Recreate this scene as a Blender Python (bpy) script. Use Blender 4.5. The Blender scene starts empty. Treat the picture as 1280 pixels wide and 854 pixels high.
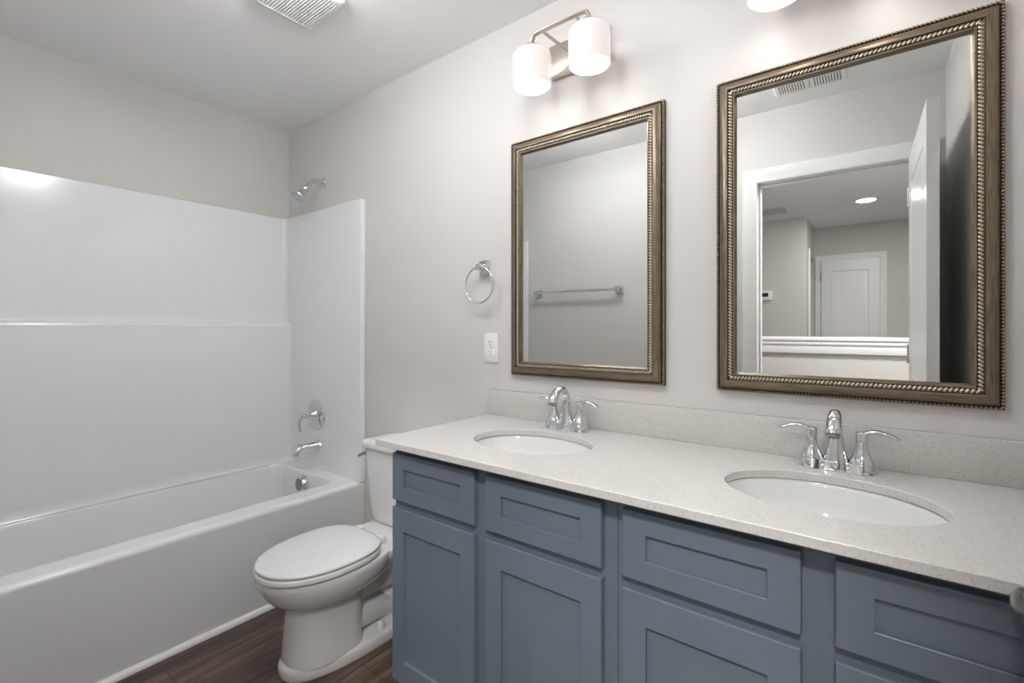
import bpy, bmesh, math, random
from mathutils import Vector, Matrix
random.seed(4)
PI = math.pi
S = bpy.context.scene
C = S.collection

# ------------------------------------------------------------------ camera, world, light, exposure
cam_d = bpy.data.cameras.new('camera'); cam = bpy.data.objects.new('camera', cam_d); C.objects.link(cam)
cam.location = (2.87, -1.5, 1.222)
cam.rotation_euler = (PI/2, 0, math.radians(37.2))
cam_d.sensor_width = 36.0; cam_d.sensor_fit = 'HORIZONTAL'
cam_d.lens = 592/1280*36.0
cam_d.shift_x = 0.0; cam_d.shift_y = -15.5/1280
cam_d.clip_start = 0.01
S.camera = cam
S.view_settings.view_transform = 'Standard'
S.view_settings.look = 'None'
S.view_settings.exposure = 1.82
S.view_settings.gamma = 1.0
S.view_settings.use_curve_mapping = False
W = bpy.data.worlds.new('world'); S.world = W; W.use_nodes = True
W.node_tree.nodes['Background'].inputs[0].default_value = (0.9, 0.95, 1.0, 1)
W.node_tree.nodes['Background'].inputs[1].default_value = 0.3
FILL_DRUM_E = 14.0          # opal sides of two unseen drums added as bathroom fill light
BULB_W = 0.13          # each vanity bulb
LANDING_FILL_W = 13.0      # unseen fill light added on the landing ceiling outside the bathroom door
HALL_W = 3.0          # recessed light further down the hall

# ------------------------------------------------------------------ materials
def srgb(r, g, b):
    f = lambda c: ((c/255+0.055)/1.055)**2.4 if c/255 > 0.04045 else c/255/12.92
    return (f(r), f(g), f(b), 1)

def mat(name, col, rough=0.5, metal=0.0, coat=0.0, noise=None, bump=None, spec=0.5, aniso=None):
    m = bpy.data.materials.new(name); m.use_nodes = True
    nt = m.node_tree; b = nt.nodes['Principled BSDF']
    b.inputs['Base Color'].default_value = col
    b.inputs['Roughness'].default_value = rough
    b.inputs['Metallic'].default_value = metal
    b.inputs['Coat Weight'].default_value = coat
    b.inputs['Coat Roughness'].default_value = 0.05
    b.inputs['Specular IOR Level'].default_value = spec
    tc = nt.nodes.new('ShaderNodeTexCoord')
    if noise:                                    # (scale, stretch xyz, second colour, detail)
        mp = nt.nodes.new('ShaderNodeMapping'); mp.inputs['Scale'].default_value = noise[1]
        nz = nt.nodes.new('ShaderNodeTexNoise'); nz.inputs['Scale'].default_value = noise[0]; nz.inputs['Detail'].default_value = noise[3]
        rp = nt.nodes.new('ShaderNodeValToRGB')
        lo, hi = noise[4] if len(noise) > 4 else (0.35, 0.65)
        rp.color_ramp.elements[0].position = lo; rp.color_ramp.elements[1].position = hi
        rp.color_ramp.elements[0].color = noise[2]; rp.color_ramp.elements[1].color = col
        nt.links.new(tc.outputs['Object'], mp.inputs[0]); nt.links.new(mp.outputs[0], nz.inputs['Vector'])
        nt.links.new(nz.outputs['Fac'], rp.inputs[0]); nt.links.new(rp.outputs[0], b.inputs['Base Color'])
    if bump:                                     # (scale, strength, distance)
        nb = nt.nodes.new('ShaderNodeTexNoise'); nb.inputs['Scale'].default_value = bump[0]; nb.inputs['Detail'].default_value = 3
        bp = nt.nodes.new('ShaderNodeBump'); bp.inputs['Strength'].default_value = bump[1]; bp.inputs['Distance'].default_value = bump[2]
        nt.links.new(tc.outputs['Object'], nb.inputs['Vector']); nt.links.new(nb.outputs['Fac'], bp.inputs['Height'])
        nt.links.new(bp.outputs[0], b.inputs['Normal'])
    return m

M_wall = mat('wall_paint', srgb(214, 211, 207), 0.6, bump=(260, 0.12, 0.0006), noise=(3, (1,1,1), srgb(212, 209, 205), 2))
M_ceil = mat('ceiling_paint', srgb(250, 250, 250), 0.8, bump=(200, 0.15, 0.0006))
M_trim = mat('white_trim_paint', srgb(238, 238, 237), 0.3)
M_acryl = mat('white_acrylic', srgb(236, 237, 238), 0.16, coat=0.1, bump=(3.5, 0.25, 0.004))
M_porc = mat('white_porcelain', srgb(220, 220, 219), 0.08, coat=0.4)
M_seat = mat('white_seat_plastic', srgb(226, 226, 225), 0.14)
M_chrome = mat('polished_chrome', (0.70, 0.71, 0.73, 1), 0.05, 1.0)
M_nickel = mat('brushed_nickel', (0.62, 0.56, 0.50, 1), 0.28, 1.0)
M_cab = mat('slate_blue_paint', srgb(108, 120, 133), 0.38, noise=(5, (1,1,1), srgb(105, 117, 130), 3), bump=(120, 0.08, 0.0005))
M_mirror = mat('mirror_silver', (0.74, 0.75, 0.74, 1), 0.0, 1.0)
M_dark = mat('dark_gap', (0.02, 0.02, 0.02, 1), 0.7)
M_grey = mat('shadow_grey_metal', (0.25, 0.25, 0.25, 1), 0.6)
M_plate = mat('white_plastic', srgb(240, 240, 238), 0.3)
M_caulk = mat('caulk_white', srgb(240, 240, 238), 0.4)
M_frame = mat('antique_silver_gilt', srgb(142, 129, 112), 0.38, 0.75, noise=(45, (9, 5, 0.5), srgb(112, 98, 82), 4), bump=(300, 0.12, 0.0005))
M_framex = mat('antique_silver_gilt_cross', srgb(142, 129, 112), 0.38, 0.75, noise=(45, (0.5, 5, 9), srgb(112, 98, 82), 4), bump=(300, 0.12, 0.0005))
M_bead = mat('antique_bead', srgb(158, 144, 126), 0.33, 0.8)
M_leaf = mat('worn_silver_leaf', srgb(196, 186, 170), 0.34, 0.85)
M_groove = mat('antique_umber_groove', srgb(62, 48, 34), 0.5, 0.3)
M_knob = mat('satin_pewter', (0.20, 0.20, 0.21, 1), 0.25, 1.0)
M_black = mat('black_plastic', (0.02, 0.02, 0.02, 1), 0.3)

def quartz():
    m = mat('white_quartz', srgb(224, 221, 215), 0.16)
    nt = m.node_tree; b = nt.nodes['Principled BSDF']
    tc = nt.nodes.new('ShaderNodeTexCoord')
    v = nt.nodes.new('ShaderNodeTexVoronoi'); v.inputs['Scale'].default_value = 420
    sep = nt.nodes.new('ShaderNodeSeparateColor')
    rp = nt.nodes.new('ShaderNodeValToRGB'); e = rp.color_ramp.elements
    e[0].position = 0.0; e[0].color = srgb(180, 177, 171); e[1].position = 0.12; e[1].color = srgb(198, 196, 191)
    x = e.new(0.8); x.color = srgb(205, 203, 198); y = e.new(1.0); y.color = srgb(207, 206, 202)
    nt.links.new(tc.outputs['Object'], v.inputs['Vector']); nt.links.new(v.outputs['Color'], sep.inputs[0])
    nt.links.new(sep.outputs[0], rp.inputs[0]); nt.links.new(rp.outputs[0], b.inputs['Base Color'])
    return m
M_quartz = quartz()

def planks():
    m = mat('dark_walnut_plank', (0.05, 0.035, 0.028, 1), 0.32)
    nt = m.node_tree; b = nt.nodes['Principled BSDF']
    N = nt.nodes.new; L = nt.links.new
    tc = N('ShaderNodeTexCoord')
    rot = N('ShaderNodeMapping'); rot.inputs['Rotation'].default_value = (0, 0, PI/2); rot.inputs['Location'].default_value = (0.3, 0.045, 0)
    br = N('ShaderNodeTexBrick'); br.offset = 0.37
    br.inputs['Scale'].default_value = 1; br.inputs['Brick Width'].default_value = 1.2; br.inputs['Row Height'].default_value = 0.18
    br.inputs['Mortar Size'].default_value = 0.0012; br.inputs['Bias'].default_value = 0
    br.inputs['Color1'].default_value = (0.0, 0.0, 0.0, 1); br.inputs['Color2'].default_value = (1, 1, 1, 1); br.inputs['Mortar'].default_value = (0.5, 0.5, 0.5, 1)
    L(tc.outputs['Object'], rot.inputs[0]); L(rot.outputs[0], br.inputs['Vector'])
    mp = N('ShaderNodeMapping'); mp.inputs['Scale'].default_value = (22, 1.6, 1)
    L(tc.outputs['Object'], mp.inputs[0])
    nz = N('ShaderNodeTexNoise'); nz.inputs['Scale'].default_value = 1.6; nz.inputs['Detail'].default_value = 8; nz.inputs['Roughness'].default_value = 0.65; nz.inputs['Distortion'].default_value = 0.6
    L(mp.outputs[0], nz.inputs['Vector'])
    add = N('ShaderNodeMath'); add.operation = 'MULTIPLY_ADD'; add.inputs[1].default_value = 0.22
    sb = N('ShaderNodeMath'); sb.operation = 'ADD'; sb.inputs[1].default_value = -0.11
    L(br.outputs['Color'], add.inputs[0]); L(nz.outputs['Fac'], add.inputs[2]); L(add.outputs[0], sb.inputs[0])
    rp = N('ShaderNodeValToRGB'); e = rp.color_ramp.elements
    e[0].position = 0.3; e[0].color = srgb(58, 46, 40); e[1].position = 0.72; e[1].color = srgb(140, 118, 102)
    x = e.new(0.5); x.color = srgb(94, 77, 67)
    L(sb.outputs[0], rp.inputs[0])
    mix = N('ShaderNodeMix'); mix.data_type = 'RGBA'; mix.inputs['B'].default_value = (0.01, 0.008, 0.006, 1)
    L(br.outputs['Fac'], mix.inputs['Factor']); L(rp.outputs[0], mix.inputs['A']); L(mix.outputs['Result'], b.inputs['Base Color'])
    bp = N('ShaderNodeBump'); bp.inputs['Strength'].default_value = 0.25; bp.inputs['Distance'].default_value = 0.001
    L(nz.outputs['Fac'], bp.inputs['Height']); L(bp.outputs[0], b.inputs['Normal'])
    return m
M_floor = planks()

def emis(name, col, st):
    m = bpy.data.materials.new(name); m.use_nodes = True
    b = m.node_tree.nodes['Principled BSDF']
    b.inputs['Base Color'].default_value = col; b.inputs['Emission Color'].default_value = col; b.inputs['Emission Strength'].default_value = st
    return m
M_bulb = emis('lit_bulb', (1, 0.96, 0.90, 1), 1.5)
M_fill_drum = emis('fill_opal_drum', (0.97, 0.98, 1.0, 1), FILL_DRUM_E)  # glow of the added fill drums
M_fill_diff = emis('fill_frosted_diffuser', (0.97, 0.98, 1.0, 1), FILL_DRUM_E*0.45)  # dimmer underside of the added fill drums
M_lens = emis('lit_lens', (1, 0.98, 0.95, 1), 9)

def shade_mat():
    m = emis('lit_opal_glass', (1.0, 0.90, 0.87, 1), 0.155)
    b = m.node_tree.nodes['Principled BSDF']
    b.inputs['Base Color'].default_value = (0.36, 0.34, 0.33, 1)
    b.inputs['Roughness'].default_value = 0.2
    nt = m.node_tree
    tr = nt.nodes.new('ShaderNodeBsdfTranslucent'); tr.inputs[0].default_value = (0.9, 0.85, 0.82, 1)
    mx = nt.nodes.new('ShaderNodeMixShader'); mx.inputs[0].default_value = 0.06
    out = nt.nodes['Material Output']
    nt.links.new(b.outputs[0], mx.inputs[1]); nt.links.new(tr.outputs[0], mx.inputs[2]); nt.links.new(mx.outputs[0], out.inputs[0])
    return m
M_shade = shade_mat()

# ------------------------------------------------------------------ geometry helpers
def obj(name, bm, m, parent=None, smooth=True, angle=35, mats=None):
    bmesh.ops.recalc_face_normals(bm, faces=bm.faces)
    me = bpy.data.meshes.new(name); bm.to_mesh(me); bm.free()
    for mm in ([m] if mats is None else mats): me.materials.append(mm)
    if smooth:
        for p in me.polygons: p.use_smooth = True
        me.set_sharp_from_angle(angle=math.radians(angle))
    o = bpy.data.objects.new(name, me); C.objects.link(o)
    if parent: o.parent = parent
    return o

def weighted(o):
    w = o.modifiers.new('wn', 'WEIGHTED_NORMAL'); w.keep_sharp = True; w.weight = 100
    return o

def tag(o, label, cat, group=None):
    o['label'] = label; o['category'] = cat
    if group: o['group'] = group
    return o

def thing(name, label, cat, loc=(0, 0, 0), group=None):
    o = bpy.data.objects.new(name, None); C.objects.link(o); o.location = loc; o.empty_display_size = 0.05
    return tag(o, label, cat, group)

def struct(o): o['kind'] = 'structure'; return o

def box(bm, x0, x1, y0, y1, z0, z1, bev=0.0, seg=2):
    vs = [bm.verts.new(p) for p in ((x0,y0,z0),(x1,y0,z0),(x1,y1,z0),(x0,y1,z0),(x0,y0,z1),(x1,y0,z1),(x1,y1,z1),(x0,y1,z1))]
    fs = [bm.faces.new([vs[i] for i in q]) for q in ((3,2,1,0),(4,5,6,7),(0,1,5,4),(1,2,6,5),(2,3,7,6),(3,0,4,7))]
    if bev > 0:
        es = list({e for f in fs for e in f.edges})
        bmesh.ops.bevel(bm, geom=es, offset=bev, segments=seg, profile=0.5, affect='EDGES')
    return bm

def rings(bm, rs, cap0=False, cap1=False, closed=True):
    vr = [[bm.verts.new(p) for p in r] for r in rs]
    n = len(vr[0])
    for a, b in zip(vr, vr[1:]):
        for i in range(n if closed else n-1):
            j = (i+1) % n
            bm.faces.new((a[i], a[j], b[j], b[i]))
    if cap0: bm.faces.new(vr[0])
    if cap1: bm.faces.new(vr[-1])
    return vr

def lathe(bm, prof, n=32, mtx=None, cap0=True, cap1=True):
    """prof: list of (r, z) about +Z; mtx maps into place"""
    mtx = mtx or Matrix()
    rs = [[mtx @ Vector((r*math.cos(2*PI*i/n), r*math.sin(2*PI*i/n), z)) for i in range(n)] for r, z in prof]
    return rings(bm, rs, cap0, cap1)

def axis(loc, d):
    """matrix that takes +Z to direction d at loc"""
    q = Vector((0, 0, 1)).rotation_difference(Vector(d).normalized())
    return Matrix.Translation(loc) @ q.to_matrix().to_4x4()

def catmull(pts, k=8):
    out = []
    P = [pts[0]] + list(pts) + [pts[-1]]
    for i in range(1, len(P)-2):
        p0, p1, p2, p3 = [Vector(p) for p in P[i-1:i+3]]
        for j in range(k):
            t = j/k
            out.append(0.5*((2*p1)+(-p0+p2)*t+(2*p0-5*p1+4*p2-p3)*t*t+(-p0+3*p1-3*p2+p3)*t**3))
    out.append(Vector(pts[-1]))
    return out

def tube(bm, pts, rad, n=16, flat=(1, 1), up=(0, 0, 1), caps=True, k=8, loop=False):
    """sweep; pts may carry radius through rad list; flat = (side scale, up scale)"""
    if isinstance(rad, (int, float)): rad = [rad]*len(pts)
    P4 = catmull([(*p,) for p in pts], k) if k > 1 else [Vector(p) for p in pts]
    R = catmull([(r, 0, 0) for r in rad], k) if k > 1 else [Vector((r, 0, 0)) for r in rad]
    rs = []
    up = Vector(up)
    m = len(P4)
    for i, p in enumerate(P4):
        if loop: t = P4[(i+1) % m] - P4[i-1]
        else: t = P4[min(i+1, m-1)] - P4[max(i-1, 0)]
        t.normalize()
        s = t.cross(up)
        if s.length < 1e-4: s = t.cross(Vector((0, 1, 0.01)))
        s.normalize(); u = s.cross(t).normalized()
        r = R[i].x
        rs.append([p + s*(r*flat[0]*math.cos(2*PI*a/n)) + u*(r*flat[1]*math.sin(2*PI*a/n)) for a in range(n)])
    if loop:
        rs.append(rs[0])
        vr = rings(bm, rs)
        bmesh.ops.remove_doubles(bm, verts=bm.verts, dist=1e-6)
    else:
        rings(bm, rs, caps, caps)

def rrect(x0, x1, y0, y1, r, z, n=8):
    pts = []
    for cx, cy, a0 in ((x1-r, y1-r, 0), (x0+r, y1-r, PI/2), (x0+r, y0+r, PI), (x1-r, y0+r, 1.5*PI)):
        for i in range(n+1):
            a = a0 + PI/2*i/n
            pts.append(Vector((cx+r*math.cos(a), cy+r*math.sin(a), z)))
    return pts

def sphere(bm, loc, r, sc=(1, 1, 1), u=12, v=8, rot=None):
    m = Matrix.Translation(loc) @ (rot or Matrix()) @ Matrix.Diagonal((sc[0], sc[1], sc[2], 1))
    bmesh.ops.create_uvsphere(bm, u_segments=u, v_segments=v, radius=r, matrix=m)

def B(): return bmesh.new()

# ------------------------------------------------------------------ the room shell
XR = 3.145; YF = -1.5; H = 2.44
DX0, DX1, DH = 2.356, 3.045, 2.045                  # door opening in the front wall
def slab(name, boxes, m):
    bm = B()
    for b in boxes: box(bm, *b)
    return struct(obj(name, bm, m, smooth=False))

slab('floor', [(-0.2, 3.9, -5.6, 0.1, -0.08, 0.0)], M_floor)
slab('ceiling', [(-0.2, 3.9, -5.6, 0.1, H, H+0.08)], M_ceil)
slab('wall_back', [(-0.1, XR+0.1, 0.0, 0.1, 0, H)], M_wall)
slab('wall_left', [(-0.1, 0.0, -1.61, 0.0, 0, H)], M_wall)
slab('wall_right', [(XR, XR+0.1, -1.61, 0.0, 0, H)], M_wall)
slab('wall_front', [(-0.1, DX0-0.018, -1.61, YF, 0, H), (DX1+0.018, XR+0.1, -1.61, YF, 0, H), (DX0-0.018, DX1+0.018, -1.61, YF, DH+0.018, H)], M_wall)
# hall beyond the door (only the right-hand mirror sees it)
slab('wall_hall_left', [(0.2, 0.3, -4.65, -1.61, 0, H)], M_wall)
slab('wall_hall_right', [(3.75, 3.85, -5.5, -1.61, 0, H)], M_wall)
slab('wall_hall_thermostat', [(0.3, 2.31, -4.65, -4.55, 0, H)], M_wall)
slab('wall_hall_side', [(2.21, 2.31, -4.78, -4.65, 0, H), (2.21, 2.31, -5.45, -4.78, 2.06, H)], M_wall)
slab('wall_hall_far', [(2.21, 3.75, -5.45, -5.35, 0, H)], M_wall)
slab('wall_hall_closet', [(1.7, 1.8, -5.45, -4.65, 0, H), (1.7, 2.21, -5.55, -5.45, 0, H)], M_wall)
slab('wall_hall_half', [(0.3, 3.75, -2.92, -2.80, 0, 1.13)], M_wall)
# half wall cap and moulding
bm = B(); box(bm, 0.3, 3.75, -2.955, -2.765, 1.13, 1.162, 0.008); box(bm, 0.3, 3.75, -2.80, -2.78, 1.035, 1.13, 0.006)
box(bm, 0.3, 3.75, -2.80, -2.772, 1.10, 1.13, 0.008)
struct(obj('trim_5', bm, M_trim))
# door casing (both faces of the wall) and jamb
def casing(name, x0, x1, ztop, yw, dirn, w=0.075, base=0.0):
    bm = B()
    prof = [(0.0, 0.0), (0.0, 0.010), (0.012, 0.014), (0.028, 0.013), (0.045, 0.017), (0.062, 0.019), (w-0.004, 0.019), (w, 0.015), (w, 0.0)]
    path = [((x0, base), (-1, 0)), ((x0, ztop), (-1, 1)), ((x1, ztop), (1, 1)), ((x1, base), (1, 0))]
    rs = []
    for (x, z), (ox, oz) in path:
        rs.append([Vector((x+ox*d, yw+dirn*h, z+oz*d)) for d, h in prof])
    rings(bm, rs, True, True)
    return struct(obj(name, bm, M_trim, angle=25))
casing('trim_1', DX0, DX1+0.002, DH, YF, 1)
casing('trim_2', DX0, DX1, DH, -1.61, -1)
bm = B()
box(bm, DX0-0.018, DX0, -1.61, YF, 0, DH+0.018); box(bm, DX1, DX1+0.018, -1.61, YF, 0, DH+0.018); box(bm, DX0, DX1, -1.61, YF, DH, DH+0.018)
box(bm, DX0, DX0+0.011, -1.58, -1.545, 0, DH-0.011, 0.002); box(bm, DX1-0.011, DX1, -1.58, -1.545, 0, DH-0.011, 0.002); box(bm, DX0, DX1, -1.58, -1.545, DH-0.011, DH, 0.002)
struct(obj('trim_3', bm, M_trim))
# quarter-round at the foot of the tub apron
bm = B()
rs = []
for y in (-1.499, -0.001):
    rs.append([Vector((0.7705, y, 0))] + [Vector((0.7705+0.018*math.cos(a), y, 0.02*math.sin(a))) for a in [PI/2*i/6 for i in range(7)]])
rings(bm, rs, True, True)
struct(obj('trim_4', bm, M_caulk))
# baseboards
def baseboard(name, x0, x1, y0, y1):
    bm = B(); box(bm, x0, x1, y0, y1, 0, 0.083, 0.003); struct(obj(name, bm, M_trim))
baseboard('baseboard_back', 0.79, 1.62, -0.013, -0.0002)
baseboard('baseboard_front', 0.79, 2.27, YF+0.0002, YF+0.013)
baseboard('baseboard_right', XR-0.013, XR-0.0002, -1.48, -0.60)

# panelled doors
def panel_door(name, w, h, th, panels, flip=1):
    """local: x along width 0..w, y thickness 0..th, z up; recessed mouldings on both faces"""
    bm = B(); box(bm, 0, w, 0.004, th-0.004, 0, h)
    for ys, yd in ((0.004, 0.0), (th-0.004, th)):
        xs = [0] + [v for p in panels[:1] for v in (p[0], p[1])] + [w]
        zs = [0]
        for p in sorted(panels, key=lambda q: q[2]): zs += [p[2], p[3]]
        zs.append(h)
        y0, y1 = min(ys, yd), max(ys, yd)
        box(bm, 0, xs[1], y0, y1, 0, h); box(bm, xs[2], w, y0, y1, 0, h)
        for i in range(0, len(zs), 2): box(bm, xs[1], xs[2], y0, y1, zs[i], zs[i+1])
        s = 1 if yd > ys else -1
        for p in panels:
            a, b_, c, d = p[0]+0.001, p[1]-0.001, p[2]+0.001, p[3]-0.001
            rr = []
            for ins, hh in ((0, 0.004), (0.006, 0.0005), (0.018, 0.0005), (0.04, 0.0035), (0.05, 0.0035)):
                y = ys + s*hh
                rr.append([Vector((a+ins, y, c+ins)), Vector((b_-ins, y, c+ins)), Vector((b_-ins, y, d-ins)), Vector((a+ins, y, d-ins))])
            rings(bm, rr, False, True)
    return struct(obj(name, bm, M_trim, angle=20))
d1 = panel_door('door_1', 0.73, 2.03, 0.035, [(0.11, 0.62, 0.2, 0.82), (0.11, 0.62, 1.0, 1.9)])
ang = math.radians(92.0)
d1.location = (3.047, -1.478, 0.008); d1.rotation_euler = (0, 0, math.radians(89.0))
# local y = thickness -> points towards -X in the room
def knob(parent, x, ys, sgn, z):
    bm = B()
    m = axis((x, ys, z), (0, sgn, 0))
    lathe(bm, [(0.0, 0), (0.033, 0), (0.033, 0.003), (0.029, 0.008), (0.014, 0.010), (0.011, 0.013), (0.012, 0.016), (0.020, 0.020), (0.0255, 0.026), (0.025, 0.034), (0.018, 0.039), (0.0, 0.041)], 28, m, False, False)
    bmesh.ops.remove_doubles(bm, verts=bm.verts, dist=1e-6)
    return obj('door_knob', bm, M_knob, parent)
knob(d1, 0.668, 0.035, 1, 0.927)
for hz in (0.25, 1.05, 1.80):
    bm = B(); lathe(bm, [(0.0055, 0), (0.0055, 0.09)], 12, Matrix.Translation((-0.004, 0.036, hz))); obj('hinge', bm, M_nickel, d1)
d2 = panel_door('door_2', 0.555, 2.03, 0.035, [(0.10, 0.455, 0.2, 0.82), (0.10, 0.455, 1.0, 1.9)])
d2.location = (2.39, -5.349, 0.008)
casing('trim_6', 2.388, 2.947, 2.042, -5.35, 1, 0.062)
for hz in (1.05, 1.80):
    bm = B(); lathe(bm, [(0.007, 0), (0.007, 0.09)], 12, Matrix.Translation((0.0, 0.042, hz))); obj('hinge', bm, M_nickel, d2)
bm = B(); box(bm, 2.2105, 2.325, -4.80, -4.78, 0, 2.06); box(bm, 2.3102, 2.328, -4.78, -4.72, 0, 2.12, 0.003); struct(obj('trim_7', bm, M_trim))

# ------------------------------------------------------------------ bathtub
tub = thing('bathtub', 'white alcove bathtub with plain apron running along the left wall', 'bathtub', (0.39, -0.75, 0))
def L(o):   # keep world coordinates under an offset parent
    o.matrix_parent_inverse = Matrix.Translation(-o.parent.location); return o
bm = B()
e = 0.002
rs = [rrect(e, 0.77, -1.5+e, -e, 0.004, 0.0)]
rs += [rrect(e, 0.77, -1.5+e, -e, 0.004, 0.05), rrect(e, 0.77, -1.5+e, -e, 0.004, 0.30), rrect(e, 0.77, -1.5+e, -e, 0.004, 0.412)]
for i in range(1, 6):
    a = PI/2*i/5; r = 0.022
    rs.append(rrect(e, 0.77-r*(1-math.cos(a)), -1.5+e, -e, 0.004, 0.412+r*math.sin(a)))
X0, X1, Y0, Y1 = 0.085, 0.655, -1.41, -0.105
for ins, z, rr in ((-0.012, 0.434, 0.075), (-0.004, 0.4325, 0.07), (0.0, 0.428, 0.068), (0.006, 0.415, 0.068), (0.014, 0.38, 0.07), (0.024, 0.30, 0.075), (0.036, 0.20, 0.085), (0.05, 0.135, 0.1), (0.072, 0.105, 0.115), (0.11, 0.092, 0.125), (0.17, 0.088, 0.1)):
    rs.append(rrect(X0+ins, X1-ins, Y0+ins*1.6, Y1-ins*0.8, rr if ins < 0.15 else 0.1, z))
rings(bm, rs, True, True)
L(weighted(obj('tub_shell', bm, M_acryl, tub, angle=50)))
# overflow cover with slotted face
ov = B()
m = axis((0.385, -0.118, 0.372), (0, -1, 0.10))
lathe(ov, [(0.0, 0), (0.047, 0), (0.048, 0.005), (0.045, 0.014), (0.040, 0.026), (0.037, 0.030), (0.0, 0.0305)], 32, m, False, False)
bmesh.ops.remove_doubles(ov, verts=ov.verts, dist=1e-6)
ovo = L(obj('overflow_cover', ov, M_chrome, tub))
sl = B()
for k in range(-3, 4):
    hw = math.sqrt(max(0.033**2 - (k*0.0085)**2, 0))
    bb = B(); box(bb, -hw, hw, k*0.0085-0.0019, k*0.0085+0.0019, 0.0302, 0.0316)
    bmesh.ops.transform(bb, matrix=m, verts=bb.verts)
    t_ = bpy.data.meshes.new('t'); bb.to_mesh(t_); bb.free(); sl.from_mesh(t_); bpy.data.meshes.remove(t_)
so = obj('slots', sl, M_dark, ovo); so['kind'] = 'stuff'

# ------------------------------------------------------------------ surround
sur = thing('tub_surround', 'glossy white three-sided surround above the bathtub with a mid-height ledge', 'shower surround', (0.02, -0.75, 0.4345))
def path_u(xb, r, yin, z, xe=0.77):
    """plan outline of the U: front wall end -> back panel -> vanity wall end (room side)"""
    pts = [(xe, -1.5+yin)]
    for i in range(9):
        a = PI/2*i/8; pts.append((xb+r-r*math.sin(a), -1.5+yin+r-r*math.cos(a)))
    for i in range(9):
        a = PI/2*i/8; pts.append((xb+r-r*math.cos(a), -yin-r+r*math.sin(a)))
    pts.append((xe, -yin))
    return [Vector((x, y, z)) for x, y in pts]
TOPZ = 1.896
levels = [(0.085, 0.04, 0.030, 0.4341), (0.074, 0.036, 0.030, 0.452), (0.066, 0.034, 0.030, 0.48), (0.058, 0.032, 0.030, 1.235), (0.054, 0.03, 0.030, 1.25), (0.046, 0.028, 0.030, 1.256), (0.030, 0.028, 0.030, 1.257), (0.026, 0.028, 0.030, 1.262),
          (0.022, 0.028, 0.029, 1.30), (0.020, 0.026, 0.028, TOPZ-0.006), (0.016, 0.026, 0.024, TOPZ), (0.002, 0.01, 0.003, TOPZ)]
bm = B()
rs = [path_u(*lv) for lv in levels]
vr = rings(bm, rs, closed=False)
# split by face position: back panel / end panels become separate parts
def split_part(bm_src, test, name):
    b2 = bm_src.copy()
    dele = [f for f in b2.faces if not test(f.calc_center_median())]
    bmesh.ops.delete(b2, geom=dele, context='FACES')
    o = obj(name, b2, M_acryl, sur, angle=60); return L(weighted(o))
split_part(bm, lambda c: c.x < 0.12 , 'back_panel')
# end panels with their returned front edges
for nm, sgn in (('end_panel', 0), ('end_panel', 1)):
    b2 = bm.copy()
    dele = [f for f in b2.faces if not (f.calc_center_median().x >= 0.12 and ((f.calc_center_median().y > -0.75) == bool(sgn)))]
    bmesh.ops.delete(b2, geom=dele, context='FACES')
    yw = -0.002 if sgn else -1.498; d = -1 if sgn else 1
    lv = [(l[2], l[3]) for l in levels]
    rr = [[Vector((0.77, yw+d*(y-0.002), z)) for y, z in lv], [Vector((0.774, yw+d*(y-0.004), z)) for y, z in lv], [Vector((0.775, yw+d*max(y-0.010, 0), z)) for y, z in lv], [Vector((0.775, yw, z)) for y, z in lv]]
    rings(b2, rr, closed=False)
    bmesh.ops.remove_doubles(b2, verts=b2.verts, dist=1e-5)
    L(weighted(obj(nm, b2, M_acryl, sur, angle=40)))
bm.free()

# ------------------------------------------------------------------ bath fittings on the vanity wall
sh = thing('shower_head', 'chrome shower head on a curved arm above the surround', 'shower head', (0.385, 0, 2.057))
bm = B(); lathe(bm, [(0.0, 0), (0.030, 0), (0.030, 0.003), (0.024, 0.010), (0.012, 0.013), (0.0, 0.013)], 28, axis((0, 0, 0), (0, -1, 0)), False, False); obj('flange', bm, M_chrome, sh)
bm = B(); tube(bm, [(0, -0.008, 0), (0, -0.030, 0.002), (0, -0.058, -0.004), (0, -0.078, -0.020), (0, -0.096, -0.042)], 0.0115, 16); obj('shower_arm', bm, M_chrome, sh)
dn = Vector((0.0, -0.62, -0.78)).normalized()
m = axis(Vector((0, -0.088, -0.034)), dn)
bm = B(); lathe(bm, [(0.0, 0.0), (0.013, 0), (0.0165, 0.004), (0.0165, 0.018), (0.021, 0.021), (0.0235, 0.032), (0.021, 0.042), (0.019, 0.046), (0.019, 0.056), (0.022, 0.066), (0.028, 0.082), (0.038, 0.093), (0.044, 0.097), (0.045, 0.103), (0.043, 0.108), (0.0, 0.109)], 36, m, False, False)
bmesh.ops.remove_doubles(bm, verts=bm.verts, dist=1e-6)
hd = obj('spray_head', bm, M_chrome, sh)
bm = B()
for rr_, nn in ((0.034, 18), (0.024, 12), (0.013, 7)):
    for k in range(nn):
        a = 2*PI*k/nn; p = m @ Vector((rr_*math.cos(a), rr_*math.sin(a), 0.109)); sphere(bm, p, 0.0023, u=6, v=4)
so = obj('nozzle', bm, M_dark, hd); so['kind'] = 'stuff'

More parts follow.
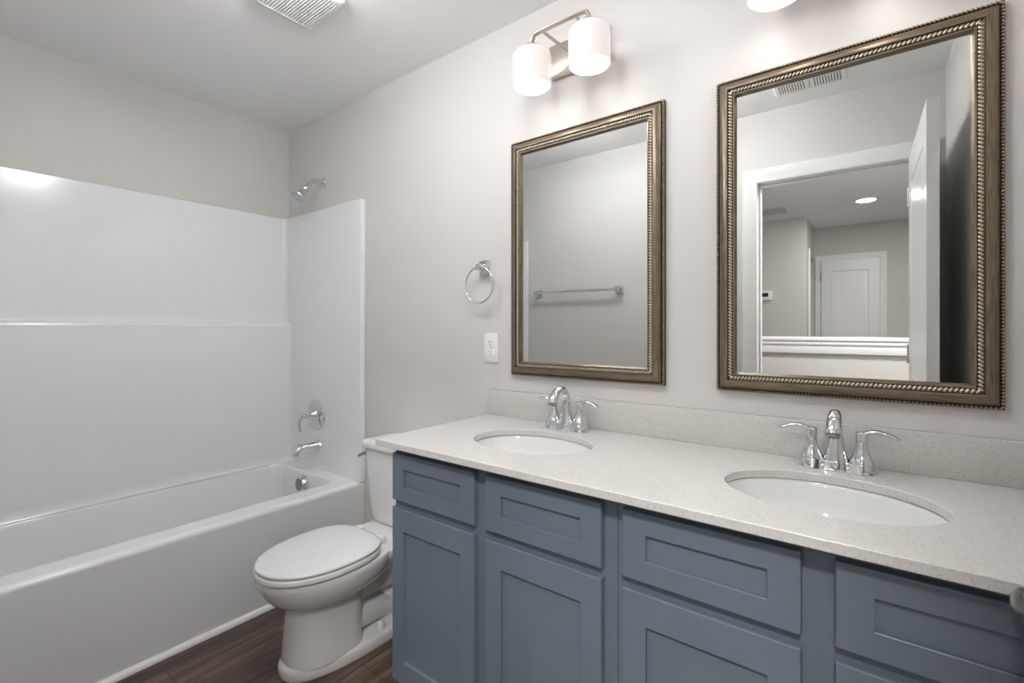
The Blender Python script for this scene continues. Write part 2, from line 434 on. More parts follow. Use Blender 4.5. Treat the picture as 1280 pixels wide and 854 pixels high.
va = thing('tub_valve', 'round chrome tub valve with a curved lever above the tub spout', 'shower valve', (0.365, -0.0305, 0.738))
bm = B(); lathe(bm, [(0.0, 0.0), (0.083, 0), (0.085, 0.003), (0.082, 0.007), (0.055, 0.012), (0.036, 0.014), (0.034, 0.016), (0.0, 0.016)], 48, axis((0, 0, 0), (0, -1, 0)), False, False)
bmesh.ops.remove_doubles(bm, verts=bm.verts, dist=1e-6); obj('escutcheon', bm, M_chrome, va)
bm = B(); lathe(bm, [(0.0, 0.012), (0.032, 0.013), (0.027, 0.022), (0.018, 0.038), (0.0135, 0.058), (0.013, 0.075), (0.011, 0.080), (0.0, 0.081)], 32, axis((0, 0, 0), (0, -1, 0)), False, False)
bmesh.ops.remove_doubles(bm, verts=bm.verts, dist=1e-6); hb = obj('handle_hub', bm, M_chrome, va)
bm = B(); tube(bm, [(0.0, -0.066, 0.008), (-0.012, -0.078, 0.002), (-0.026, -0.086, -0.020), (-0.030, -0.088, -0.045), (-0.029, -0.087, -0.068), (-0.024, -0.084, -0.088)], [0.011, 0.0105, 0.0105, 0.011, 0.012, 0.010], 14, flat=(1.0, 0.55), up=(0, 1, 0)); obj('lever', bm, M_chrome, va)

sp = thing('tub_spout', 'chrome tub spout with a diverter knob below the round valve', 'spout', (0.385, -0.0305, 0.560))
bm = B()
tube(bm, [(0, 0, 0.004), (0, -0.01, 0.004), (0, -0.05, 0.006), (0, -0.085, 0.009), (0, -0.11, 0.006), (0, -0.128, -0.008), (0, -0.134, -0.028)], [0.031, 0.030, 0.025, 0.0215, 0.0205, 0.020, 0.0185], 24)
obj('spout_body', bm, M_chrome, sp)
bm = B(); lathe(bm, [(0.0, 0.0), (0.034, 0), (0.035, 0.003), (0.032, 0.008), (0.0, 0.008)], 32, axis((0, 0, 0.004), (0, -1, 0)), False, False); obj('flange', bm, M_chrome, sp)
bm = B(); lathe(bm, [(0.0, 0), (0.003, 0), (0.003, 0.012), (0.007, 0.014), (0.007, 0.018), (0.0, 0.0195)], 16, Matrix.Translation((0, -0.117, 0.02)), False, False); obj('diverter_knob', bm, M_chrome, sp)

# ------------------------------------------------------------------ toilet
TX = 1.232
to = thing('toilet', 'white two-piece toilet with closed lid between bathtub and blue vanity', 'toilet', (TX, -0.35, 0))
def egg(hw, yb, yf, z, n=48, sq=2.0, bk=2.6, xo=0.0):
    """plan outline: back at yb, front at yf (more negative), widest 45% from the back"""
    ym = yb + (yf-yb)*0.44
    pts = []
    for i in range(n):
        a = 2*PI*i/n
        c, s = math.cos(a), math.sin(a)
        ex = sq if s < 0 else bk
        x = hw*math.copysign(abs(c)**(2/ex), c)
        y = (ym-yf if s < 0 else yb-ym)*math.copysign(abs(s)**(2/ex), s)
        pts.append(Vector((TX+xo+x, ym+y, z)))
    return pts
bm = B()
# foot and front pedestal, flaring into the bowl
foot = [(0.128, -0.10, -0.671, 0.0), (0.130, -0.10, -0.674, 0.006), (0.130, -0.10, -0.674, 0.032), (0.126, -0.105, -0.669, 0.040), (0.118, -0.115, -0.661, 0.044), (0.10, -0.13, -0.655, 0.046)]
rings(bm, [egg(a, b_, c, z, sq=2.3, bk=3.5) for a, b_, c, z in foot], True, True)
ped = [(0.116, -0.398, -0.660, 0.040), (0.113, -0.398, -0.657, 0.08), (0.108, -0.396, -0.652, 0.14), (0.104, -0.393, -0.646, 0.20), (0.103, -0.385, -0.643, 0.226), (0.108, -0.37, -0.647, 0.240),
       (0.128, -0.34, -0.668, 0.254), (0.152, -0.30, -0.700, 0.270), (0.167, -0.28, -0.718, 0.291), (0.177, -0.265, -0.735, 0.318), (0.181, -0.26, -0.744, 0.342), (0.182, -0.26, -0.747, 0.358), (0.179, -0.263, -0.744, 0.364), (0.170, -0.275, -0.734, 0.366)]
rings(bm, [egg(a, b_, c, z, sq=2.2, bk=(4.5 if z < 0.23 else 2.6)) for a, b_, c, z in ped], True, True)
# rear deck carrying the tank, narrowing down to the trapway
deck = [(0.072, -0.10, -0.40, 0.18), (0.085, -0.07, -0.40, 0.24), (0.12, -0.05, -0.42, 0.293), (0.150, -0.04, -0.42, 0.328), (0.155, -0.035, -0.42, 0.352), (0.152, -0.038, -0.41, 0.361), (0.14, -0.05, -0.39, 0.363)]
rings(bm, [rrect(TX-a, TX+a, c, b_, min(0.06, a*0.8), z) for a, b_, c, z in deck], True, True)
# trapway bulges
tube(bm, [(TX, -0.44, 0.22), (TX, -0.36, 0.215), (TX, -0.27, 0.232), (TX, -0.20, 0.245), (TX, -0.15, 0.215), (TX, -0.155, 0.15), (TX, -0.20, 0.09), (TX, -0.24, 0.03)], [0.075, 0.072, 0.066, 0.064, 0.066, 0.068, 0.07, 0.072], 24, flat=(1.15, 0.8), up=(1, 0, 0))
tube(bm, [(TX, -0.42, 0.10), (TX, -0.34, 0.095), (TX, -0.26, 0.08), (TX, -0.18, 0.05)], [0.075, 0.07, 0.062, 0.055], 24, flat=(0.85, 1.1), up=(1, 0, 0))
o = L(obj('bowl', bm, M_porc, to, angle=50))
bm = B()
rings(bm, [egg(a, b_, c, z, sq=2.1, bk=2.9) for a, b_, c, z in ((0.176, -0.328, -0.746, 0.3690), (0.182, -0.323, -0.752, 0.372), (0.183, -0.322, -0.753, 0.380), (0.181, -0.324, -0.751, 0.387), (0.174, -0.331, -0.744, 0.3895))], True, True)
L(obj('seat', bm, M_seat, to, angle=50))
bm = B()
rings(bm, [egg(a, b_, c, z, sq=2.1, bk=2.9) for a, b_, c, z in ((0.172, -0.328, -0.740, 0.3925), (0.179, -0.322, -0.747, 0.3945), (0.180, -0.321, -0.748, 0.399), (0.177, -0.324, -0.745, 0.4035), (0.168, -0.334, -0.735, 0.406), (0.15, -0.355, -0.72, 0.408), (0.09, -0.41, -0.65, 0.4105), (0.03, -0.47, -0.57, 0.4115))], True, True)
L(obj('lid', bm, M_seat, to, angle=60))
for sx in (-1, 1):
    bm = B(); box(bm, TX+sx*0.07-0.019, TX+sx*0.07+0.019, -0.318, -0.292, 0.3633, 0.396, 0.004, 2); L(obj('hinge', bm, M_seat, to))
    bm = B(); lathe(bm, [(0.016, 0), (0.016, 0.012), (0.013, 0.022), (0.007, 0.027), (0.0, 0.028)], 20, Matrix.Translation((TX+sx*0.095, -0.325, 0.0445)), True, False); L(obj('bolt_cap', bm, M_seat, to))
bm = B()
tk = [(0.158, -0.032, -0.178, 0.3635), (0.166, -0.028, -0.186, 0.370), (0.170, -0.026, -0.189, 0.40), (0.183, -0.022, -0.195, 0.52), (0.193, -0.019, -0.199, 0.62), (0.198, -0.017, -0.201, 0.686)]
rings(bm, [rrect(TX-a, TX+a, c, b_, 0.035, z) for a, b_, c, z in tk], True, True)
tank = L(obj('tank', bm, M_porc, to, angle=50))
bm = B()
tl = [(0.200, -0.014, -0.205, 0.687), (0.207, -0.010, -0.212, 0.690), (0.209, -0.008, -0.214, 0.700), (0.209, -0.008, -0.214, 0.714), (0.206, -0.010, -0.211, 0.722), (0.198, -0.017, -0.203, 0.7275), (0.17, -0.04, -0.18, 0.7295)]
rings(bm, [rrect(TX-a, TX+a, c, b_, 0.036 if a > 0.18 else 0.03, z) for a, b_, c, z in tl], True, True)
L(obj('tank_lid', bm, M_porc, to, angle=60))
bm = B(); lathe(bm, [(0.0, 0), (0.014, 0), (0.014, 0.004), (0.008, 0.008), (0.008, 0.016), (0.0, 0.016)], 20, axis((TX-0.1955, -0.165, 0.655), (-1, 0, 0)), False, False)
tube(bm, [(TX-0.209, -0.165, 0.655), (TX-0.212, -0.185, 0.655), (TX-0.210, -0.212, 0.650), (TX-0.200, -0.225, 0.645)], [0.006, 0.006, 0.007, 0.008], 10, flat=(0.7, 1.2))
fl = L(obj('flush_lever', bm, M_chrome, to)); fl['label'] = 'chrome flush lever'

# ------------------------------------------------------------------ vanity cabinets
def shaker(name, parent, x0, x1, z0, z1, st, rl, yf=-0.53, th=0.0195, rec=0.009):
    bm = B(); bv = 0.0025
    o1 = [(x0, z0), (x1, z0), (x1, z1), (x0, z1)]
    def R(ins, y, xi=0, zi=0):
        return [Vector((x0+ins+xi, y, z0+ins+zi)), Vector((x1-ins-xi, y, z0+ins+zi)), Vector((x1-ins-xi, y, z1-ins-zi)), Vector((x0+ins+xi, y, z1-ins-zi))]
    rs = [R(0, yf+th), R(0, yf+bv), R(bv*0.3, yf+bv*0.3), R(bv, yf), R(0, yf, st, rl), R(0.0015, yf+0.001, st, rl), R(0.0015, yf+rec, st, rl)]
    rings(bm, rs, True, True)
    return L(obj(name, bm, M_cab, parent, angle=20))
def cabinet(x0, x1, cols, label):
    t = thing('vanity_cabinet', label, 'cabinet', ((x0+x1)/2, -0.25, 0), 'slate blue vanity cabinets under the quartz countertop')
    bm = B()
    box(bm, x0, x1, -0.51, -0.488, 0.10, 0.8535, 0.0008, 1)        # face frame
    box(bm, x0, x0+0.016, -0.4879, -0.003, 0.0, 0.8535); box(bm, x1-0.016, x1, -0.4879, -0.003, 0.0, 0.8535)
    box(bm, x0+0.016, x1-0.016, -0.016, -0.003, 0.1, 0.8535); box(bm, x0+0.016, x1-0.016, -0.4879, -0.016, 0.10, 0.118)
    L(obj('carcass', bm, M_cab, t, smooth=False))
    bm = B(); box(bm, x0+0.0162, x1-0.0162, -0.445, -0.43, 0.0, 0.0998); L(obj('toe_kick', bm, M_cab, t, smooth=False))
    for a, b_ in cols:
        shaker('drawer', t, a, b_, 0.682, 0.829, 0.052, 0.045)
        shaker('door', t, a, b_, 0.112, 0.658, 0.052, 0.068)
    return t
cabinet(1.648, 2.4165, [(1.655, 2.002), (2.042, 2.385)], 'slate blue vanity cabinet nearest the toilet, under the left sink')
cabinet(2.4175, 3.142, [(2.435, 2.771), (2.821, 3.125)], 'slate blue vanity cabinet by the right wall, under the right sink')

# ------------------------------------------------------------------ countertop, backsplash, sinks
SINKS = [(2.03, -0.295), (2.793, -0.302)]
AX, AY = 0.197, 0.147
def counter():
    bm = B(); z = 0.876
    def loop(pts):
        vs = [bm.verts.new((x, y, z)) for x, y in pts]
        return [bm.edges.new((vs[i], vs[(i+1) % len(vs)])) for i in range(len(vs))]
    es = loop([(1.622, -0.570), (3.1435, -0.570), (3.1435, -0.0015), (1.622, -0.0015)])
    for cx, cy in SINKS:
        es += loop([(cx+AX*math.cos(2*PI*i/72), cy+AY*math.sin(2*PI*i/72)) for i in range(72)])
    bmesh.ops.triangle_fill(bm, use_beauty=True, use_dissolve=False, edges=es)
    # drop any faces that filled the sink holes
    kill = []
    for f in bm.faces:
        c = f.calc_center_median()
        for cx, cy in SINKS:
            if ((c.x-cx)/AX)**2 + ((c.y-cy)/AY)**2 < 0.995: kill.append(f); break
    bmesh.ops.delete(bm, geom=kill, context='FACES_ONLY')
    r = bmesh.ops.extrude_face_region(bm, geom=list(bm.faces))
    vs = [v for v in r['geom'] if isinstance(v, bmesh.types.BMVert)]
    bmesh.ops.translate(bm, verts=vs, vec=(0, 0, -0.0205))
    o = obj('countertop', bm, M_quartz, angle=40)
    bv = o.modifiers.new('b', 'BEVEL'); bv.width = 0.002; bv.segments = 2; bv.limit_method = 'ANGLE'; bv.angle_limit = math.radians(60)
    return o
tag(counter(), 'speckled white quartz countertop with two oval sink cutouts', 'countertop')
bm = B(); box(bm, 1.6225, 3.143, -0.021, -0.0015, 0.8762, 0.978, 0.0015)
tag(obj('backsplash', bm, M_quartz), 'low speckled white quartz backsplash standing along the back of the countertop', 'backsplash')
SG = 'undermount oval sinks in the quartz countertop'
for (cx, cy), lab in zip(SINKS, ('white oval undermount sink on the left, nearer the toilet', 'white oval undermount sink on the right, below the mirror reflecting the doorway')):
    t = thing('sink', lab, 'sink', (cx, cy, 0.70), SG)
    bm = B()
    def ell(s, z, sx=0): return [Vector((AX*s*math.cos(2*PI*i/64)+0, AY*s*math.sin(2*PI*i/64), z)) for i in range(64)]
    zr = 0.8548-0.70
    prof = [(1.10, zr-0.010), (1.10, zr), (1.03, zr), (1.015, zr-0.003), (1.00, zr-0.012), (0.965, zr-0.04), (0.90, zr-0.075), (0.78, zr-0.108), (0.6, zr-0.128), (0.4, zr-0.137), (0.2, zr-0.141), (0.125, zr-0.142)]
    prof2 = [(0.125, zr-0.150), (0.4, zr-0.146), (0.8, zr-0.118), (0.93, zr-0.08), (1.0, zr-0.045), (1.03, zr-0.012)]
    rr = [ell(*p) for p in prof+prof2]; rr.append(rr[0])
    rings(bm, rr); bmesh.ops.remove_doubles(bm, verts=bm.verts, dist=1e-6)
    obj('basin', bm, M_porc, t, angle=50)
    bm = B(); lathe(bm, [(0.0, -0.004), (0.021, -0.004), (0.022, 0.0005), (0.020, 0.002), (0.016, 0.0015), (0.0155, 0.004), (0.013, 0.006), (0.0, 0.0065)], 28, Matrix.Translation((0, 0, zr-0.1405)), False, False)
    obj('drain', bm, M_chrome, t)
    bm = B(); lathe(bm, [(0.0, 0), (0.010, 0), (0.010, 0.002), (0.0, 0.0022)], 20, axis((0, -AY*0.93, zr-0.052), (0, 1, 0.35)), False, False)
    obj('overflow_hole', bm, M_grey, t)

# ------------------------------------------------------------------ faucets
def faucet(cx, label):
    t = thing('faucet', label, 'faucet', (cx, -0.082, 0.8762), 'chrome two-handle faucets behind the sinks')
    def outline(s, z):
        top = []
        for k in range(31):
            x = -0.051 + 0.102*k/30
            top.append((x, 0.0250 + 0.0025*math.cos(2*PI*x/0.051)))
        right = [(0.051+0.0275*math.sin(a), 0.0275*math.cos(a)) for a in [PI*k/12 for k in range(1, 12)]]
        bot = [(-x, -y) for x, y in top]; left = [(-x, -y) for x, y in right]
        d = 0.0275*(1-s)
        return [Vector((x*(0.0785-d)/0.0785, y*(0.0275-d)/0.0275, z)) for x, y in top+right+bot+left]
    bm = B(); rings(bm, [outline(1.09, 0), outline(1.09, 0.002), outline(1.0, 0.0045), outline(0.97, 0.020), outline(0.92, 0.0225), outline(0.7, 0.0235)], True, True)
    obj('base', bm, M_chrome, t, angle=40)
    bm = B()
    lathe(bm, [(0.0265, 0.0225), (0.0255, 0.028), (0.0215, 0.045), (0.017, 0.065), (0.0145, 0.082), (0.0135, 0.092)], 32, None, True, True)
    tube(bm, [(0, 0, 0.086), (0, 0.001, 0.108), (0, -0.010, 0.130), (0, -0.036, 0.1405), (0, -0.064, 0.134), (0, -0.086, 0.114), (0, -0.094, 0.100)], [0.0135, 0.0130, 0.0128, 0.0135, 0.0148, 0.0165, 0.0168], 24, flat=(1.0, 0.85))
    so = obj('spout', bm, M_chrome, t, angle=50)
    bm = B(); lathe(bm, [(0.0, 0), (0.0125, 0), (0.0125, 0.004), (0.0, 0.004)], 20, axis((0, -0.0945, 0.0985), (0, -0.45, -0.9)), False, False); obj('aerator', bm, M_grey, so)
    for sx in (-1, 1):
        bm = B()
        lathe(bm, [(0.0, 0.022), (0.0262, 0.0228), (0.0255, 0.028), (0.0205, 0.038), (0.0155, 0.050), (0.0125, 0.062), (0.0115, 0.072), (0.0105, 0.0725), (0.0105, 0.0745), (0.0115, 0.075), (0.0122, 0.088), (0.0135, 0.0955), (0.011, 0.098), (0.0, 0.0985)], 28, Matrix.Translation((sx*0.051, 0, 0)), False, False)
        bmesh.ops.remove_doubles(bm, verts=bm.verts, dist=1e-6)
        h = obj('handle', bm, M_chrome, t, angle=50)
        bm = B()
        tube(bm, [(sx*0.047, 0, 0.091), (sx*0.060, 0, 0.0965), (sx*0.078, -0.002, 0.1015), (sx*0.098, -0.004, 0.099), (sx*0.114, -0.005, 0.092), (sx*0.122, -0.005, 0.087)], [0.0095, 0.0100, 0.0100, 0.0095, 0.009, 0.007], 16, flat=(1.0, 0.50))
        obj('lever', bm, M_chrome, h)
    return t
faucet(2.03, 'chrome faucet with two curved lever handles behind the left sink')
faucet(2.80, 'chrome faucet with two curved lever handles behind the right sink')

# ------------------------------------------------------------------ framed mirrors
def mirror(x0, x1, z0, z1, label):
    t = thing('framed_mirror', label, 'mirror', ((x0+x1)/2, 0, (z0+z1)/2), 'framed mirrors above the vanity')
    hx, hz = (x1-x0)/2, (z1-z0)/2
    # profile: (inset from outer edge, height from wall, material) -> swept round the mitred rectangle
    prof = [(0.002, 0.0015), (0.0025, 0.013), (0.0070, 0.0150), (0.0085, 0.0125), (0.0110, 0.0125), (0.0125, 0.0185), (0.018, 0.0245), (0.025, 0.0295), (0.032, 0.032), (0.0350, 0.0315), (0.0365, 0.0285), (0.0475, 0.0235), (0.0490, 0.0255), (0.0525, 0.0250), (0.0575, 0.0170), (0.0580, 0.0125)]
    mi =   [2, 2, 2, 2, 2, 0, 0, 0, 0, 2, 2, 2, 0, 0, 0]
    bm = B()
    for side in range(4):
        cs = {0: ((-1, -1), (1, -1)), 1: ((1, -1), (1, 1)), 2: ((1, 1), (-1, 1)), 3: ((-1, 1), (-1, -1))}[side]
        vr = []
        for sx, sz in cs:
            vr.append([bm.verts.new((sx*(hx-i), -h, sz*(hz-i))) for i, h in prof])
        for k in range(len(prof)-1):
            f = bm.faces.new((vr[0][k], vr[0][k+1], vr[1][k+1], vr[1][k]))
            f.material_index = mi[k] if mi[k] == 2 else (1 if side in (0, 2) else 0)
    bmesh.ops.remove_doubles(bm, verts=bm.verts, dist=1e-6)
    obj('frame', bm, None, t, angle=28, mats=[M_frame, M_framex, M_groove])
    # outer beads
    proto = B(); sphere(proto, (0, 0, 0), 0.0040, u=8, v=6); pm = bpy.data.meshes.new('p'); proto.to_mesh(pm); proto.free()
    def strand(name, ins, h, pitch, sc, tilt, mat_):
        bm = B()
        ax, az = hx-ins, hz-ins
        def put(x, z, ang, tl, slope):
            b0 = len(bm.verts)
            bm.from_mesh(pm)
            bm.verts.ensure_lookup_table()
            M_ = Matrix.Translation((x, -h, z)) @ Matrix.Rotation(ang, 4, 'Y') @ Matrix.Rotation(slope, 4, 'X') @ Matrix.Rotation(tl, 4, 'Y') @ Matrix.Diagonal((sc[0], sc[1], sc[2], 1))
            for v in bm.verts[b0:]: v.co = M_ @ v.co
        nx = round(2*ax/pitch); nz = round(2*az/pitch)
        for i in range(nx):
            u = -ax + 2*ax*(i+0.5)/nx
            put(u, -az, 0, tilt, 0); put(u, az, PI, tilt, 0)
        for i in range(nz):
            u = -az + 2*az*(i+0.5)/nz
            put(-ax, u, PI/2, tilt, 0); put(ax, u, -PI/2, tilt, 0)
        o = obj(name, bm, mat_, t, smooth=True, angle=80); o['kind'] = 'stuff'
        return o
    strand('beaded_edge', 0.0052, 0.0142, 0.0078, (0.85, 0.9, 1.0), 0.0, M_bead)
    strand('leaf_moulding', 0.0420, 0.0262, 0.0092, (0.90, 0.8, 1.75), 0.65, M_leaf)
    bpy.data.meshes.remove(pm)
    bm = B(); box(bm, -hx+0.050, hx-0.050, -0.0140, -0.0100, -hz+0.050, hz-0.050)
    obj('mirror_glass', bm, M_mirror, t, smooth=False)
    bm = B(); box(bm, -hx+0.006, hx-0.006, -0.0098, -0.0012, -hz+0.006, hz-0.006)
    obj('backing', bm, M_groove, t, smooth=False)
    return t
mirror(1.736, 2.350, 1.040, 1.953, 'bronze beaded-frame mirror on the left, reflecting a chrome towel bar')
mirror(2.502, 3.107, 1.040, 1.950, 'bronze beaded-frame mirror on the right, reflecting the open doorway')

# ------------------------------------------------------------------ vanity lights
def vanity_light(cx, label):
    yc = -0.145; t = thing('vanity_light', label, 'wall light', (cx, 0, 2.20), 'two-shade vanity lights above the mirrors')
    bm = B(); box(bm, -0.119, 0.119, -0.022, -0.001, -0.055, 0.065, 0.004); obj('backplate', bm, M_nickel, t)
    bm = B()
    # flat bar bending down into the two cups
    pts = [(-0.112, yc, 0.0), (-0.112, yc, 0.018), (-0.106, yc, 0.035), (-0.090, yc, 0.044), (0.0, yc, 0.045), (0.090, yc, 0.044), (0.106, yc, 0.035), (0.112, yc, 0.018), (0.112, yc, 0.0)]
    tube(bm, pts, 0.0075, 12, flat=(1.3, 0.75), up=(0, 0.02, 1)); obj('crossbar', bm, M_nickel, t, angle=60)
    bm = B()
    for sx in (-1, 1):
        tube(bm, [(sx*0.014, -0.020, 0.0), (sx*0.018, -0.05, 0.0), (sx*0.040, -0.085, 0.018), (sx*0.060, -0.120, 0.036), (sx*0.066, yc, 0.043)], 0.0055, 10)
    lathe(bm, [(0.0, 0), (0.026, 0), (0.024, 0.006), (0.0, 0.008)], 24, axis((0, -0.0215, 0.0), (0, -1, 0)), False, False)
    obj('arm', bm, M_nickel, t)
    for sx in (-1, 1):
        x = sx*0.112
        bm = B(); lathe(bm, [(0.0, 0.012), (0.012, 0.012), (0.024, 0.008), (0.031, 0.0), (0.032, -0.010), (0.030, -0.018), (0.0, -0.018)], 28, Matrix.Translation((x, yc, 0)), False, False); obj('socket_cup', bm, M_nickel, t)
        bm = B(); prof = [(0.020, -0.014), (0.045, -0.015), (0.058, -0.018), (0.0645, -0.024), (0.067, -0.034), (0.067, -0.130), (0.0665, -0.134), (0.0645, -0.134), (0.064, -0.130), (0.064, -0.036), (0.061, -0.027), (0.055, -0.022), (0.044, -0.019), (0.020, -0.018)]
        vr = lathe(bm, prof + [prof[0]], 48, Matrix.Translation((x, yc, 0)), False, False); bmesh.ops.remove_doubles(bm, verts=bm.verts, dist=1e-6)
        s = obj('glass_shade', bm, M_shade, t, angle=60); s['label'] = 'lit opal glass shade'
        bm = B(); lathe(bm, [(0.0, -0.020), (0.013, -0.021), (0.014, -0.040), (0.022, -0.055), (0.029, -0.075), (0.028, -0.092), (0.018, -0.107), (0.0, -0.112)], 24, Matrix.Translation((x, yc, 0)), False, False); obj('bulb', bm, M_bulb, t)
        ld = bpy.data.lights.new('bulb_light', 'POINT'); ld.energy = BULB_W; ld.color = (1.0, 0.975, 0.945); ld.shadow_soft_size = 0.03
        lo = bpy.data.objects.new('bulb_light', ld); C.objects.link(lo); lo.parent = t; lo.location = (x, yc, -0.116-0.012)
    return t
vanity_light(2.040, 'nickel vanity light with two opal glass shades above the left mirror')
vanity_light(2.790, 'vanity light above the right mirror, one opal shade bottom cut by the photo top')

# ------------------------------------------------------------------ small wall things
tr = thing('towel_ring', 'chrome towel ring hanging on the wall left of the mirrors', 'towel ring', (1.592, 0, 1.476))
bm = B(); box(bm, -0.027, 0.027, -0.010, -0.001, -0.030, 0.030, 0.0025); obj('mount_plate', bm, M_chrome, tr)
bm = B(); box(bm, -0.012, 0.012, -0.048, -0.010, -0.013, 0.013, 0.003); obj('post', bm, M_chrome, tr)
bm = B(); R_ = 0.074; n = 64
tube(bm, [(R_*math.sin(2*PI*i/n), -0.040, -R_+R_*math.cos(2*PI*i/n)) for i in range(n)], 0.0040, 12, up=(0, 1, 0), k=1, loop=True, caps=False); obj('ring', bm, M_chrome, tr)

ou = thing('wall_outlet', 'white duplex outlet on the wall beside the left mirror', 'outlet', (1.628, 0, 1.146))
bm = B(); box(bm, -0.0365, 0.0365, -0.0065, -0.0005, -0.060, 0.060, 0.003); obj('cover_plate', bm, M_plate, ou)
for sz in (-1, 1):
    bm = B()
    rs = []
    for y, s in ((-0.006, 1.0), (-0.0085, 1.0), (-0.009, 0.97)):
        pts = []
        for i in range(32):
            a = 2*PI*i/32; x = 0.0172*math.cos(a); z = 0.0172*math.sin(a); z = max(-0.0138, min(0.0138, z)); pts.append(Vector((x*s, y, sz*0.0195+z*s)))
        rs.append(pts)
    rings(bm, rs, True, True); rc = obj('receptacle', bm, M_plate, ou, angle=40)
    bm = B(); z0 = sz*0.0195
    box(bm, -0.0075, -0.0055, -0.0093, -0.0085, z0-0.001, z0+0.008); box(bm, 0.0055, 0.0075, -0.0093, -0.0085, z0, z0+0.007)
    lathe(bm, [(0.0024, 0), (0.0024, 0.0008)], 12, axis((0, -0.0085, z0-0.0065), (0, -1, 0))); obj('slots', bm, M_dark, rc, smooth=False)
bm = B(); lathe(bm, [(0.003, 0), (0.003, 0.001)], 12, axis((0, -0.0062, 0), (0, -1, 0))); obj('screw', bm, M_grey, ou)

tb = thing('towel_bar', 'chrome towel bar on the wall opposite, seen in the left mirror', 'towel bar', (1.20, YF, 1.487))
for sx in (-1, 1):
    bm = B(); box(bm, sx*0.325-0.025, sx*0.325+0.025, 0.001, 0.012, -0.025, 0.025, 0.002); box(bm, sx*0.325-0.014, sx*0.325+0.014, 0.011, 0.066, -0.014, 0.014, 0.003); obj('bracket', bm, M_chrome, tb)
bm = B(); box(bm, -0.311, 0.311, 0.046, 0.062, -0.008, 0.008, 0.0015); obj('bar', bm, M_chrome, tb)

# ------------------------------------------------------------------ ceiling things
fa = thing('exhaust_fan', 'white slatted exhaust fan cover on the ceiling above the tub end', 'exhaust fan', (1.195, -0.600, H))
bm = B()
hx, hy = 0.135, 0.125
rs = [rrect(-hx, hx, -hy, hy, 0.018, -0.001), rrect(-hx, hx, -hy, hy, 0.018, -0.010), rrect(-hx+0.004, hx-0.004, -hy+0.004, hy-0.004, 0.016, -0.018), rrect(-hx+0.012, hx-0.012, -hy+0.012, hy-0.012, 0.012, -0.022), rrect(-hx+0.028, hx-0.028, -hy+0.024, hy-0.024, 0.003, -0.023), rrect(-hx+0.030, hx-0.030, -hy+0.026, hy-0.026, 0.003, -0.012)]
rings(bm, rs, True, True); obj('cover', bm, M_plate, fa, angle=40)
bm = B(); box(bm, -hx+0.031, hx-0.031, -hy+0.027, hy-0.027, -0.0135, -0.0125); obj('recess', bm, M_grey, fa, smooth=False)
bm = B(); ns = 19; span = 2*(hy-0.027)
for i in range(ns):
    y = -hy+0.027+span*(i+0.5)/ns
    box(bm, -hx+0.031, hx-0.031, y-0.0033, y+0.0033, -0.0225, -0.0138, 0.0008, 1)
s = obj('slats', bm, M_plate, fa); s['kind'] = 'stuff'
def grille(name, label, loc, w, d, n, cat):
    g = thing(name, label, cat, loc)
    bm = B()
    rs = [rrect(-w/2, w/2, -d/2, d/2, 0.004, -0.0005), rrect(-w/2, w/2, -d/2, d/2, 0.004, -0.003), rrect(-w/2+0.008, w/2-0.008, -d/2+0.008, d/2-0.008, 0.003, -0.008), rrect(-w/2+0.025, w/2-0.025, -d/2+0.025, d/2-0.025, 0.002, -0.008), rrect(-w/2+0.026, w/2-0.026, -d/2+0.026, d/2-0.026, 0.002, -0.003)]
    rings(bm, rs, True, True); obj('frame', bm, M_plate, g, angle=30)
    bm = B(); box(bm, -w/2+0.027, w/2-0.027, -d/2+0.027, d/2-0.027, -0.0038, -0.0032); obj('backing', bm, M_grey, g, smooth=False)
    bm = B(); sp_ = w-0.056
    for i in range(n):
        x = -w/2+0.028+sp_*(i+0.5)/n
        if name == 'air_register' and abs(i-(n-1)/2) < 0.8: box(bm, x-0.008, x+0.008, -d/2+0.027, d/2-0.027, -0.0085, -0.0039)
        else: box(bm, x-sp_/n*0.28, x+sp_/n*0.28, -d/2+0.027, d/2-0.027, -0.0085, -0.0039)
    q = obj('slats', bm, M_plate, g, smooth=False); q['kind'] = 'stuff'
    return g
grille('air_register', 'white ceiling air register above the doorway, seen in the right mirror', (2.625, -1.27, H), 0.31, 0.15, 22, 'air vent')
grille('return_grille', 'white hall ceiling return grille, seen in the right mirror', (2.02, -4.05, H), 0.36, 0.36, 26, 'air vent')

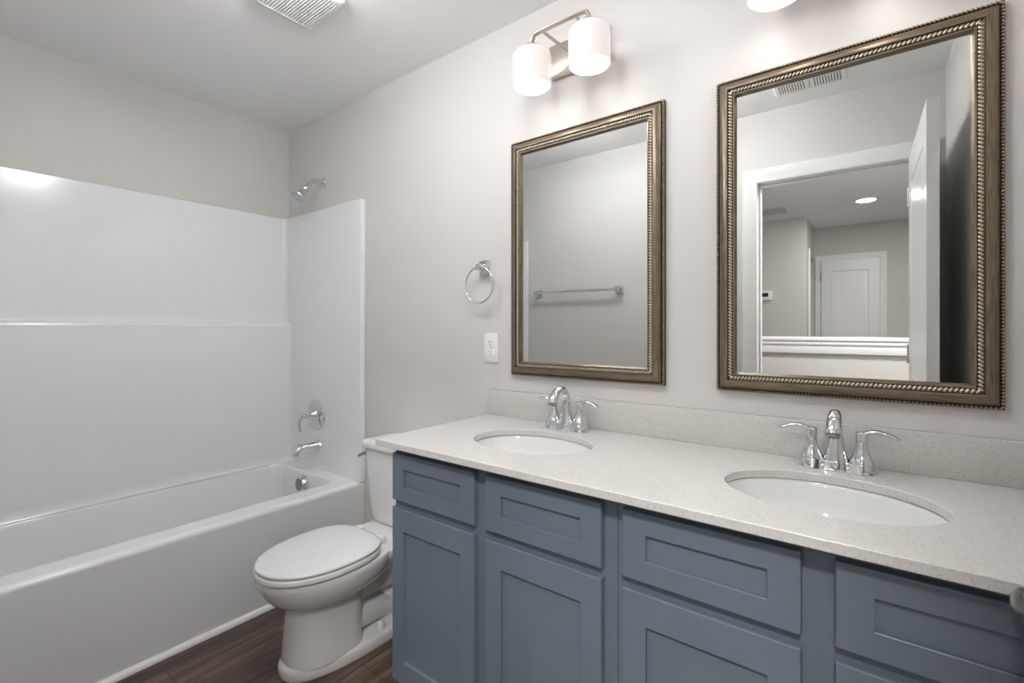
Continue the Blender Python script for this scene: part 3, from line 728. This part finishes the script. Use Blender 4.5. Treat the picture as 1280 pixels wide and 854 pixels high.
# ------------------------------------------------------------------ hall things
th = thing('thermostat', 'small white thermostat on the hall wall, seen in the right mirror', 'thermostat', (1.915, -4.55, 1.60))
bm = B(); box(bm, -0.065, 0.065, 0.001, 0.026, -0.052, 0.052, 0.006); obj('housing', bm, M_plate, th)
bm = B(); box(bm, -0.040, 0.028, 0.0262, 0.0272, -0.012, 0.030); obj('display', bm, M_black, th, smooth=False)
def disc_light(name, label, loc, r, watt, m_):
    t = thing(name, label, 'ceiling light', loc)
    bm = B(); lathe(bm, [(0.0, -0.001), (r*1.25, -0.001), (r*1.25, -0.006), (r*1.05, -0.014), (r, -0.010), (0.0, -0.010)], 40, None, False, False); obj('trim_ring', bm, M_plate, t)
    bm = B(); lathe(bm, [(0.0, -0.0115), (r*0.98, -0.0115), (r*0.98, -0.0135), (0.0, -0.0140)], 40, None, False, False); obj('lens', bm, m_, t)
    ld = bpy.data.lights.new('lens_light', 'AREA'); ld.shape = 'DISK'; ld.size = r*1.9; ld.energy = watt; ld.color = (1.0, 0.98, 0.96)
    lo = bpy.data.objects.new('lens_light', ld); C.objects.link(lo); lo.parent = t; lo.location = (0, 0, -0.016)
    return t
disc_light('recessed_light', 'round lit recessed light on the hall ceiling, seen in the right mirror', (2.83, -4.06, H), 0.075, HALL_W, M_lens)
disc_light('landing_fill_light', 'added round fill light on the landing ceiling just outside the bathroom door', (3.08, -2.12, H), 0.14, LANDING_FILL_W, M_lens)  # out of view, added to send fill light in through the doorway

def drum(x, y, label):  # out-of-view lamps added to even out the light on ceiling and walls
    dl = thing('fill_drum_light', label, 'ceiling light', (x, y, H), 'added drum fill lights in a row on the bathroom ceiling')
    bm = B(); lathe(bm, [(0.0, -0.001), (0.07, -0.001), (0.07, -0.020), (0.122, -0.022), (0.122, -0.027), (0.0, -0.027)], 48, None, False, False); obj('base_pan', bm, M_nickel, dl)
    bm = B(); lathe(bm, [(0.118, -0.0275), (0.120, -0.030), (0.120, -0.090), (0.117, -0.093), (0.108, -0.0935)], 48, None, False, False); obj('glass_drum', bm, M_fill_drum, dl, angle=60)
    bm = B(); lathe(bm, [(0.1075, -0.0925), (0.06, -0.0935), (0.0, -0.094)], 48, None, False, False); obj('diffuser', bm, M_fill_diff, dl, angle=60)
drum(1.46, -0.85, 'added opal drum fill light near the exhaust fan, tub side of the pair')
drum(2.25, -0.87, 'added opal drum fill light near the doorway, right of the pair')
